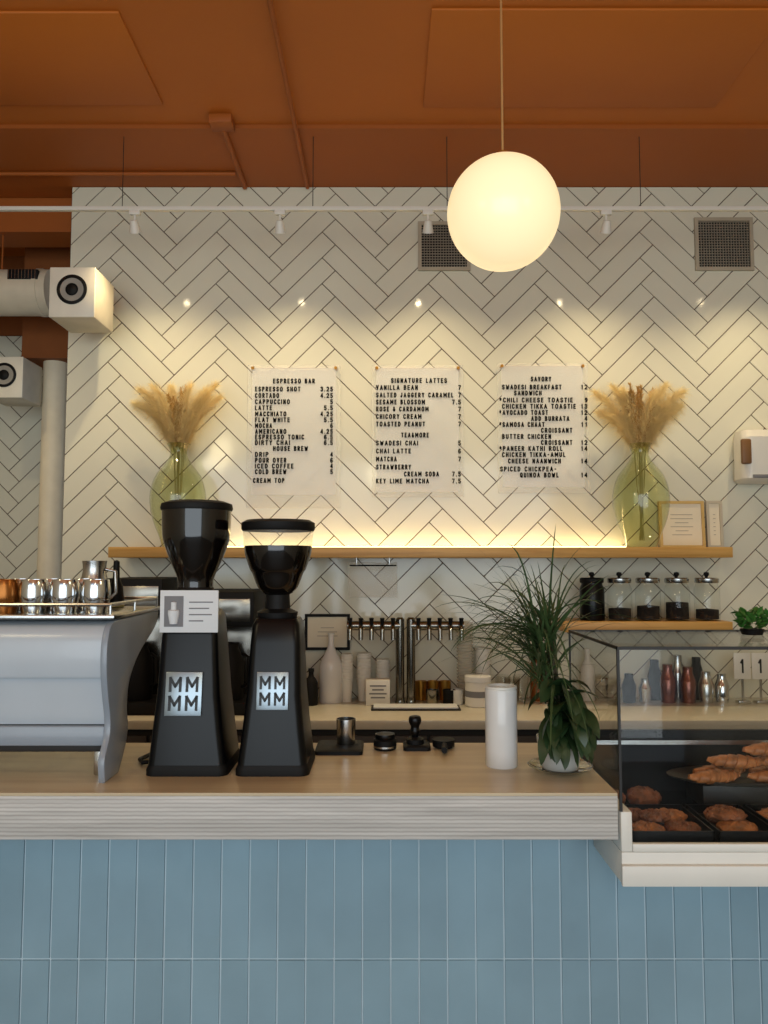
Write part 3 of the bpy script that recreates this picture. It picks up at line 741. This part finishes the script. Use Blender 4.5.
# top cup tray
box('cup_tray', EX0+.87, EX1+.87+.005, 1.58-1.74, 1.92-1.74, .322, .332, M_STEEL, r, .003)
bm = bmesh.new()
ptsr = [(EX0+.88, -.155, .352), (EX1+.865, -.155, .352), (EX1+.865, .17, .352), (EX0+.88, .17, .352)]
bm_tube(bm, ptsr+[ptsr[0]], .004, 8)
for x_, y_ in ((EX1+.865, -.155), (EX1+.865, .17), (EX1+.865, 0), (EX0+.88, -.155), (EX0+.88, .17), (0, -.155), (0, .17)): bm_tube(bm, [(x_, y_, .33), (x_, y_, .352)], .003, 8)
finish('cup_rail', bm, M_STEEL, r, smooth=True)
for xx in (-.29, .27):
    box('foot', xx, xx+.03, -.12, -.07, 0, .052, M_STEEL, r, .004)
for xx in (-.2, 0, .2):
    tube('group_head', [(xx, .08, .20), (xx, .15, .19), (xx, .16, .12)], .025, M_STEEL, r, 16)
# cups on the machine
CZ = TOPZ+.332
def cup(px, Y, m, kind, rr=.030, h=.068):
    prof = [(rr*.72, 0), (rr*.78, .002), (rr*.98, h*.45), (rr, h*.7), (rr*.9, h), (rr*.86, h), (rr*.93, h*.7), (rr*.7, .006), (.001, .005)]
    o = lathe('cup', smooth_curve(prof, 2), m, None, (ax(px, 595, Y), Y, CZ), 28, cap=False)
    tag(o, kind, 'cup', 'cups on the espresso machine')
for px in (34, 65, 96): cup(px, 1.64, M_CHROME, 'polished steel cup on top of the espresso machine')
for px in (5, -24): cup(px, 1.64, M_COPPER, 'amber copper cup on top of the espresso machine')
for px in (20, 52, 84): cup(px, 1.715, M_CHROME, 'polished steel cup on top of the espresso machine')
cup(-9, 1.715, M_COPPER, 'amber copper cup on top of the espresso machine')
r = empty('milk_pitcher', (ax(94, 590, 1.82), 1.82, CZ+.001)); tag(r, 'steel milk pitcher with a brush on the espresso machine', 'pitcher')
lathe('body', smooth_curve([(.032, 0), (.036, .01), (.034, .05), (.026, .085), (.028, .11)], 3), M_STEEL, r)
tube('handle', [(.027, 0, .09), (.05, 0, .085), (.052, 0, .035), (.035, 0, .02)], .004, M_STEEL, r)
r = empty('brush', (ax(116, 590, 1.86), 1.86, CZ)); tag(r, 'small black cleaning brush standing on the machine', 'brush')
lathe('handle', [(.018, 0), (.02, .01), (.016, .05), (.008, .07), (.007, .11), (.001, .113)], M_BLACKM, r)
lathe('bristles', [(.02, .001), (.021, .012)], M_STEM, r)

# ---------------------------------------------------------------- grinders
def grinder(X, w, h_body, label, left):
    r = empty('coffee_grinder', (X, 1.70, TOPZ)); tag(r, label, 'coffee grinder', 'coffee grinders')
    b = w/2
    loft('base', [(0, b, .088, 0, 0, .02), (.012, b, .088, 0, 0, .02), (.022, b-.004, .085, 0, 0, .02)], M_BLACKM, r)
    bx = -.006 if left else 0
    loft('body', [(.022, b-.004, .086, 0, 0, .018), (.09, b-.012, .082, bx*.3, 0, .018), (.16, b-.019, .077, bx*.5, .002, .018), (h_body-.05, b*.70, .062, bx, .006, .016), (h_body-.012, b*.66, .058, bx, .008, .016), (h_body, b*.58, .050, bx, .008, .016)], M_BLACK, r)
    # slanted badge following the front face
    zc = .166 if left else .172
    t = empty('badge', (-.008 if left else 0, -.0772, zc)); t.parent = r; t.rotation_euler = (math.radians(-7), 0, 0)
    s = .038 if left else .033
    box('plate', -s, s, -.0045, .006, -s*1.17, s*1.17, mat('badge_steel', (150, 162, 170), .3, .8), t, .001)
    bm = bmesh.new()
    for row in (0, 1):
        bm_text(bm, 'MM', 0, (.08 if row == 0 else -.92)*s, s*.84, s*1.62, s*.15, 'C', y=-.0054, gap=.42)
    finish('monogram', bm, mat('badge_letters', (30, 34, 38), .5), t)
    hx = -.008 if left else -.003
    if left:
        lathe('collar', [(.040, h_body-.004), (.043, h_body+.02), (.040, h_body+.045), (.038, h_body+.05)], M_BLACKM, r, (hx, .008, 0))
        hp = smooth_curve([(.038, .38), (.040, .405), (.055, .44), (.068, .475), (.074, .50), (.076, .555)], 4)
        lathe('hopper', hp, mat('dark_bean_hopper', (10, 7, 6), .1, coat=.4, spec=.5), r, (hx, .008, 0), 40)
        lathe('lid', [(.077, .553), (.079, .558), (.077, .568), (.06, .574), (.001, .575)], M_BLACKM, r, (hx, .008, 0), 40, cap=False)
        c = empty('sign_card', (-.001, -.072, .292)); c.parent = r
        box('card', -.061, .061, -.002, .002, 0, .088, M_PAPERW, c, .0005)
        box('picture', -.052, -.012, -.003, -.002, .012, .076, M_GREYINK, c)
        lathe('drawing', [(.001, 0), (.008, 0), (.012, .02), (.012, .028), (.006, .03), (.006, .045), (.001, .046)], M_PAPERW, c, (-.032, -.003, .018), 12, cap=False)
        bm = bmesh.new()
        for i, (a0, a1) in enumerate(((.0, .05), (.0, .042), (.0, .048), (.0, .03))): bm_box(bm, a0, a1, -.0028, -.002, .062-i*.013, .0645-i*.013)
        finish('print', bm, M_GREYINK, c)
        box('card_clip', -.01, .01, .002, .022, .0, .02, M_BLACKM, c)
    else:
        lathe('collar', [(.042, h_body-.004), (.045, h_body+.012), (.028, h_body+.02), (.026, h_body+.05), (.034, h_body+.055)], M_BLACKM, r, (hx, .008, 0))
        hp = smooth_curve([(.030, .37), (.044, .385), (.056, .415), (.062, .425), (.072, .455), (.075, .475)], 4)
        lathe('hopper', hp, mat('dark_bean_hopper', (10, 7, 6), .1), r, (hx, .008, 0), 40)
        lathe('hopper_window', [(.0755, .475), (.078, .51)], frosted('pale_hopper_window', (200, 190, 172), .78), r, (hx, .008, 0), 40, cap=False)
        lathe('lid', [(.078, .508), (.081, .512), (.081, .526), (.07, .532), (.001, .533)], M_BLACKM, r, (hx, .008, 0), 40, cap=False)
    box('chute', -.022, .022, .045, .08, h_body-.07, h_body-.03, M_BLACKM, r, .004)
    if left: tube('power_cord', [(-b+.01, .02, .008), (-b-.03, .0, .006), (-b-.045, .03, .006), (-b-.03, .10, .006), (-b-.02, .17, .006)], .0045, M_BLACKM, r)
    else: tube('power_cord', [(0, .084, .01), (0, .11, .006), (.03, .15, .006), (.05, .19, .006)], .0045, M_BLACKM, r)
grinder(-.408, .170, .335, 'black tapered coffee grinder with full dark hopper and card', True)
grinder(-.2315, .153, .318, 'black tapered coffee grinder with clear banded hopper', False)

# ---------------------------------------------------------------- barista tools
r = empty('tamping_mat', (ax(340, 747, 1.85), 1.845, TOPZ)); tag(r, 'black rubber tamping mat on the counter edge', 'mat')
loft('pad', [(0, .055, .055, 0, 0, .01), (.008, .055, .055, 0, 0, .01), (.011, .051, .051, 0, 0, .01)], M_BLACKM, r)
o = lathe('steel_cup', [(.021, 0), (.022, .002), (.023, .058), (.021, .058), (.020, .004), (.001, .003)], M_STEEL, None, (ax(346, 735, 1.86), 1.86, TOPZ+.011), 28, cap=False); tag(o, 'steel dosing cup on the black tamping mat', 'cup')
r = empty('coffee_puck_lid', (ax(385, 745, 1.85), 1.85, TOPZ)); tag(r, 'black round distribution tool on the counter', 'coffee tool')
lathe('base', [(.024, 0), (.027, .003), (.027, .022), (.024, .025)], M_BLACKM, r)
lathe('ring', [(.0275, .006), (.0275, .010)], M_STEEL, r, cap=False)
lathe('top', [(.022, .025), (.024, .03), (.023, .036), (.001, .037)], M_BLACK, r, cap=False)
r = empty('coffee_tamper', (ax(415, 742, 1.86), 1.86, TOPZ)); tag(r, 'black coffee tamper standing on a small stand', 'tamper')
loft('stand', [(0, .032, .032, .004, 0, .01), (.008, .032, .032, .004, 0, .01), (.012, .028, .028, .004, 0, .01)], M_BLACKM, r)
lathe('piston', [(.021, .012), (.021, .022), (.008, .028)], M_BLACKM, r)
lathe('handle', smooth_curve([(.008, .027), (.012, .04), (.010, .05), (.015, .062), (.013, .074), (.001, .077)], 3), M_BLACK, r, cap=False)
r = empty('portafilter', (ax(440, 745, 1.87)+.008, 1.865, TOPZ)); tag(r, 'black handled portafilter lying on the counter', 'portafilter')
lathe('basket', [(.018, .0), (.026, .004), (.027, .02), (.024, .02)], M_BLACKM, r)
tube('handle', [(0, -.02, .012), (-.002, -.05, .012), (-.004, -.08, .012)], .007, M_BLACKM, r)

# white cylinder
r = empty('white_canister', (.2545, 1.70, TOPZ)); tag(r, 'plain white cylindrical canister on the counter', 'canister')
lathe('body', [(.033, 0), (.0345, .002), (.0345, .163), (.0335, .165)], M_WHITEG, r, segs=48)
lathe('rim', [(.0335, .165), (.0345, .167), (.0335, .171), (.030, .171), (.029, .160), (.001, .160)], M_WHITE, r, segs=48, cap=False)

# ---------------------------------------------------------------- potted plant
PLX, PLY = .372, 1.66
sa = lathe('saucer', [(.001, 0), (.04, 0), (.055, .004), (.068, .012), (.066, .013), (.054, .007), (.04, .004), (.001, .004)], glass('saucer_glass', (.8, .82, .82), 2.0), None, (PLX, PLY, TOPZ), 40, cap=False)
tag(sa, 'clear glass saucer under the plant pot', 'saucer')
r = empty('potted_plant', (PLX, PLY, TOPZ+.004)); tag(r, 'spiky leaved houseplant in a white ceramic pot on the counter', 'potted plant')
M_POT = mat('grey_white_pot', (176, 176, 172), .3, var=.03)
lathe('pot', [(.034, 0), (.038, .003), (.047, .055), (.049, .068), (.045, .068), (.042, .06), (.038, .05)], M_POT, r, cap=False)
lathe('pot_bottom', [(.001, .001), (.035, .001)], M_POT, r, cap=False)
lathe('soil', [(.001, .061), (.042, .060)], M_SOIL, r, cap=False)
rnd = random.Random(3)
def blade(bm, base, azm, elev, ln, wd, droop, n=8, broad=False, room=True):
    p = Vector(base); d = Vector((math.cos(azm)*math.cos(elev), math.sin(azm)*math.cos(elev), math.sin(elev)))
    side = Vector((-math.sin(azm), math.cos(azm), 0))
    tw = rnd.uniform(-.9, .9) if broad else rnd.uniform(-.7, .7)
    side = side*math.cos(tw)+Vector((0, 0, 1))*math.sin(tw)
    rows = []; st = ln/n
    for i in range(n+1):
        t = i/n
        w = wd*(math.sin(math.pi*min(1, .06+t*.94))**.8 if broad else (1-t)**.6*min(1, .5+3*t))
        q = p.copy(); pts3 = [q-side*w, q+side*w, q-Vector((0, 0, w*.3))]
        if room:
            for v_ in pts3:
                wz = v_.z+TOPZ+.004; wx = v_.x+PLX
                if wz < 1.36 and wx > .443: return False
                if v_.z < .20 and wx < .298: return False
                if v_.z < .010: return False
                if v_.z < .072 and math.hypot(v_.x, v_.y) < .052: return False
        rows.append(pts3)
        p = p+d*st; d = (d+Vector((0, 0, -droop*(.3+t)))).normalized()
    prev = None
    for pts3 in rows:
        a, b, c = [bm.verts.new(v_) for v_ in pts3]
        if prev: bm.faces.new((prev[0], prev[2], c, a)); bm.faces.new((prev[2], prev[1], b, c))
        prev = (a, b, c)
    return True
bm = bmesh.new()
for i in range(9):
    a = rnd.uniform(0, 6.28); q = Vector((math.cos(a)*.02, math.sin(a)*.02, .055))
    bm_tube(bm, [q, q*1.2+Vector((0, 0, .08)), Vector((-.025+rnd.uniform(-.02, .02), rnd.uniform(-.02, .02), .22+rnd.uniform(0, .05)))], .003, 6)
finish('stems', bm, mat('plant_stem', (60, 54, 34), .7), r, smooth=True)
bm = bmesh.new(); cnt = 0; tries = 0
while cnt < 210 and tries < 5000:
    tries += 1
    azm = rnd.gauss(math.pi, .8) if tries % 2 else rnd.uniform(0, 6.28)
    zb = rnd.uniform(.16, .30); el = rnd.uniform(.0, 1.35)
    cnt += blade(bm, (-.025+rnd.uniform(-.025, .02), rnd.uniform(-.02, .02), zb), azm, el, rnd.uniform(.14, .27), rnd.uniform(.0022, .0042), rnd.uniform(.08, .40), 10)
finish('spiky_foliage', bm, M_LEAF2, r, smooth=True)
bm = bmesh.new(); cnt = 0; tries = 0
while cnt < 52 and tries < 4000:
    tries += 1
    azm = rnd.uniform(0, 6.28) if tries % 2 else rnd.gauss(-math.pi/2, .8)
    zb = rnd.uniform(.07, .19); el = rnd.uniform(-.4, .7)
    cnt += blade(bm, (rnd.uniform(-.03, .03), rnd.uniform(-.04, .01), zb), azm, el, rnd.uniform(.08, .13), rnd.uniform(.012, .021), rnd.uniform(.25, .6), broad=True)
c1 = cnt
for i in range(600):   # leaves that hang in front of the pot
    azm = rnd.gauss(-math.pi/2, .9)
    cnt += blade(bm, (rnd.uniform(-.04, .04), -.045, rnd.uniform(.08, .13)), azm, rnd.uniform(-.7, .3), rnd.uniform(.08, .11), rnd.uniform(.013, .020), rnd.uniform(.5, .8), broad=True)
    if cnt > c1+16: break
finish('broad_foliage', bm, M_LEAF, r, smooth=True)

# ---------------------------------------------------------------- display case
X0 = .450; X1 = 2.0; YF = 1.50; YB = 1.89; ZT = 1.342
r = empty('display_case', (X0, YF, .897)); tag(r, 'glass pastry display case with white base and dark frame', 'display case')
def B(n_, a, b, c_, d, e, f, m, bev=0): return box(n_, a-X0, b-X0, c_-YF, d-YF, e-.897, f-.897, m, r, bev)
B('base', X0, X1, YF, 1.700, .897, .957, M_WHITE, .003)
B('bottom_flange', X0-.002, X1, YF-.010, YF+.0, .897, .935, M_WHITE, .002)
B('deck', X0+.001, X1, YF+.01, YB, .957, .963, M_DSTEEL)
B('side_cheek', X0, X0+.022, YF, 1.60, .957, 1.032, M_WHITE, .003)
B('front_sill', X0+.022, X1, YF, YF+.012, .957, .972, M_WHITE, .002)
B('rear_panel', X0+.002, X1, YB-.012, YB, .963, 1.105, M_BLACKM)
B('glass_front', X0+.004, X1, YF+.002, YF+.007, .972, ZT-.004, G_CASE)
B('glass_side', X0, X0+.005, YF+.007, YB, 1.032, ZT-.004, G_CASE)
B('glass_top', X0, X1, YF, YB, ZT-.004, ZT, G_CASE)
bm = bmesh.new()
def bb(a, b, c_, d, e, f): bm_box(bm, a-X0, b-X0, c_-YF, d-YF, e-.897, f-.897)
bb(X0-.001, X0+.004, YF, YF+.005, 1.032, ZT); bb(X0-.001, X0+.003, YB-.005, YB, 1.068, ZT)
bb(X0, X1, YF-.001, YF+.003, ZT-.005, ZT+.001); bb(X0, X1, YB-.004, YB, ZT-.005, ZT+.001); bb(X0-.001, X0+.003, YF, YB, ZT-.005, ZT+.001)
finish('frame', bm, M_DARKCAB, r)
bm = bmesh.new()
bb(X0+.02, X1, YB-.03, YB-.018, 1.075, 1.085)
finish('rear_rail', bm, M_STEEL, r)

# trays and pastries
DZ = .9635
def tray(x0, x1, y0, y1, z, label):
    o = empty('baking_tray', ((x0+x1)/2, (y0+y1)/2, z)); tag(o, label, 'tray', 'trays in the display case')
    hx, hy = (x1-x0)/2, (y1-y0)/2
    loft('pan', [(0, hx-.006, hy-.006, 0, 0, .008), (.004, hx-.004, hy-.004, 0, 0, .008)], M_BLACK, o)
    bm = bmesh.new()
    for a in ((-hx, hx, -hy, -hy+.003), (-hx, hx, hy-.003, hy), (-hx, -hx+.003, -hy, hy), (hx-.003, hx, -hy, hy)): bm_box(bm, a[0], a[1], a[2], a[3], .001, .022)
    finish('rim', bm, M_BLACK, o)
    return z+.004
def cookie(x, y, z, rr, m, label, k=0, tall=1.0, rot=None, sq=1.0):
    rn = random.Random(k*17+3); bm = bmesh.new()
    prof = [(.001, 0), (rr*.8, 0), (rr, rr*.18*tall), (rr*.97, rr*.34*tall), (rr*.75, rr*.50*tall), (rr*.4, rr*.60*tall), (.001, rr*.62*tall)]
    bm_lathe(bm, smooth_curve(prof, 3), 32, cap=False)
    a1, a2 = rn.uniform(.05, .12), rn.uniform(.04, .08)
    for v in bm.verts:
        th = math.atan2(v.co.y, v.co.x)
        f = 1+a1*math.sin(3*th+k)+a2*math.sin(7*th+2*k)+.04*rn.uniform(-1, 1)
        v.co.x *= f; v.co.y *= f*sq
        if v.co.z > .004: v.co.z += rn.uniform(-.0025, .0035)
    o = finish('pastry', bm, m, None, (x, y, z), smooth=True, rot=rot or (0, 0, rn.uniform(0, 6))); tag(o, label, 'pastry', 'pastries in the display case'); return o
def croissant(x, y, z, ln, R, rot, k, label, tw=7):
    """ln is the overall half length"""
    bm = bmesh.new(); n = 60; rings = []; sg = 18; cur = .5
    for i in range(n+1):
        t = i/n; a = (t-.5)*cur; s_ = ln/math.sin(cur/2); cx_ = math.sin(a)*s_; cy_ = (1-math.cos(a))*s_
        rr = R*max(.15, math.sin(math.pi*min(.97, max(.03, t)))**.5)*(1-.18*((t*tw) % 1))
        ring = []
        for s in range(sg):
            th = 2*math.pi*s/sg
            nx, ny = math.sin(-a), math.cos(a)
            ring.append(bm.verts.new((cx_+nx*rr*math.cos(th)+.3*rr*math.sin(th), cy_+ny*rr*math.cos(th), rr*.7*(math.sin(th))+R*.55)))
        rings.append(ring)
    for a_, b_ in zip(rings, rings[1:]):
        for s in range(sg):
            j = (s+1) % sg; bm.faces.new((a_[s], a_[j], b_[j], b_[s]))
    bm.faces.new(rings[0]); bm.faces.new(rings[-1]); bmesh.ops.recalc_face_normals(bm, faces=bm.faces)
    for v in bm.verts: v.co.z = max(v.co.z, 0)
    o = finish('croissant', bm, M_BAKED2, None, (x, y, z), smooth=True, rot=(0, 0, rot)); tag(o, label, 'croissant', 'croissants in the display case'); return o
k = 0
for tx0, tx1, cols, m, tl in ((.482, .640, 2, M_BAKED, .85), (.650, .765, 1, M_BAKED, .9), (.775, .93, 2, M_BAKED2, .9), (.945, 1.10, 2, M_BAKED, .9)):
    z1 = tray(tx0, tx1, 1.53, 1.70, DZ, 'black tray of baked goods in the display case')
    wcell = (tx1-tx0-.012)/cols
    rr = min(.042, wcell*.46)
    for ix in range(cols):
        for iy in range(2):
            cookie(tx0+.006+wcell*(ix+.5), 1.575+iy*.078, z1, min(rr, .037), m if (ix+iy) % 2 else M_BAKED2, 'large flat browned pastry on a black tray', k, tl); k += 1
    cookie((tx0+tx1)/2-.01, 1.610, z1+rr*.47, rr*.85, M_BAKED, 'rough browned pastry stacked on the tray', k, .8); k += 1
def stand(x0, x1, h, label):
    o = empty('pastry_stand', ((x0+x1)/2, 1.79, DZ)); tag(o, label, 'stand', 'pastry stands in the display case')
    w = (x1-x0)/2
    box('riser', -w+.06, w-.06, -.05, .05, 0, h, M_DARKCAB, o, .004)
    # oval plate with raised lip
    pl = lathe('plate', [(.001, h), (.8, h), (.97, h+.008), (1.0, h+.012), (.96, h+.0105), (.79, h+.004), (.001, h+.004)], mat('plate_steel', (150, 146, 140), .3, .9), o, segs=48, cap=False)
    pl.scale = (w, .078, 1)
    return DZ+h+.0045
for x_, y_, r_ in ((.508, 1.775, .034), (.585, 1.78, .036)): cookie(x_, y_, DZ, r_, M_BAKED, 'large round scone in the display case', k, 1.5); k += 1
zs = stand(.645, .99, .050, 'wide dark riser with an oval plate of long pastries')
for x_, y_, ro, zz in ((.735, 1.745, .12, 0), (.87, 1.745, -.10, 0), (.765, 1.79, .05, 0), (.895, 1.79, -.05, 0), (.79, 1.765, -.30, .028), (.895, 1.765, -.25, .028), (.87, 1.77, .1, .054)):
    croissant(x_, y_, zs+zz, .058, .024, ro, k, 'long braided browned pastry piled on an oval plate', 6); k += 1
zs = stand(1.01, 1.36, .055, 'wide dark riser with an oval plate of long pastries')
for x_, y_, ro, zz in ((1.12, 1.76, .12, 0), (1.25, 1.76, -.10, 0), (1.19, 1.775, .2, .030)):
    croissant(x_, y_, zs+zz, .056, .025, ro, k, 'long braided browned pastry piled on an oval plate', 6); k += 1

# herb plant on case top
r = empty('potted_herb', (ax(752, 630, 1.76), 1.76, ZT+.001)); tag(r, 'small bright green herb plant on the glass case', 'potted plant')
lathe('pot', [(.022, 0), (.026, .012), (.024, .013), (.001, .012)], M_BLACKM, r, cap=True)
bm = bmesh.new()
for i in range(110):
    blade(bm, (rnd.uniform(-.03, .03), rnd.uniform(-.02, .02), rnd.uniform(.014, .05)), rnd.uniform(0, 6.28), rnd.uniform(.0, 1.3), rnd.uniform(.014, .026), rnd.uniform(.005, .008), .2, 5, True, room=False)
for v in bm.verts: v.co.z = max(v.co.z, .004)
finish('foliage', bm, M_HERB, r, smooth=True)

# ---------------------------------------------------------------- light
def area_light(name, loc, rot, sx, sy, e, col):
    ld = bpy.data.lights.new(name, 'AREA'); ld.shape = 'RECTANGLE'; ld.size = sx; ld.size_y = sy; ld.energy = e; ld.color = col
    o = bpy.data.objects.new(name, ld); COL.objects.link(o); o.location = loc; o.rotation_euler = rot; return o
area_light('shopfront_daylight', (-.2, -2.9, 1.5), (math.radians(90), 0, 0), 4.6, 2.6, 104, (.84, .94, 1.0))
for i, (x_, y_) in enumerate(((-1.45, .5), (1.5, .4), (0, -1.2))):  # warm fill points added to brighten wall and ceiling, no lamp fixtures here
    ld = bpy.data.lights.new('room_fill_light', 'POINT'); ld.energy = 11; ld.color = (1, .84, .50); ld.shadow_soft_size = .16
    o = bpy.data.objects.new('room_fill_light', ld); COL.objects.link(o); o.location = (x_, y_, 2.45)
w = bpy.data.worlds.new('World'); scene.world = w; w.use_nodes = True
w.node_tree.nodes['Background'].inputs['Color'].default_value = (.78, .88, 1, 1)
w.node_tree.nodes['Background'].inputs['Strength'].default_value = .5

# ---------------------------------------------------------------- camera
cd = bpy.data.cameras.new('camera'); cam = bpy.data.objects.new('camera', cd); COL.objects.link(cam)
cd.sensor_fit = 'HORIZONTAL'; cd.sensor_width = 36; cd.lens = 36*F/768
cam.location = (0, 0, CAMZ); cam.rotation_euler = (math.radians(90)+PITCH, 0, 0); cd.clip_start = .05
scene.camera = cam
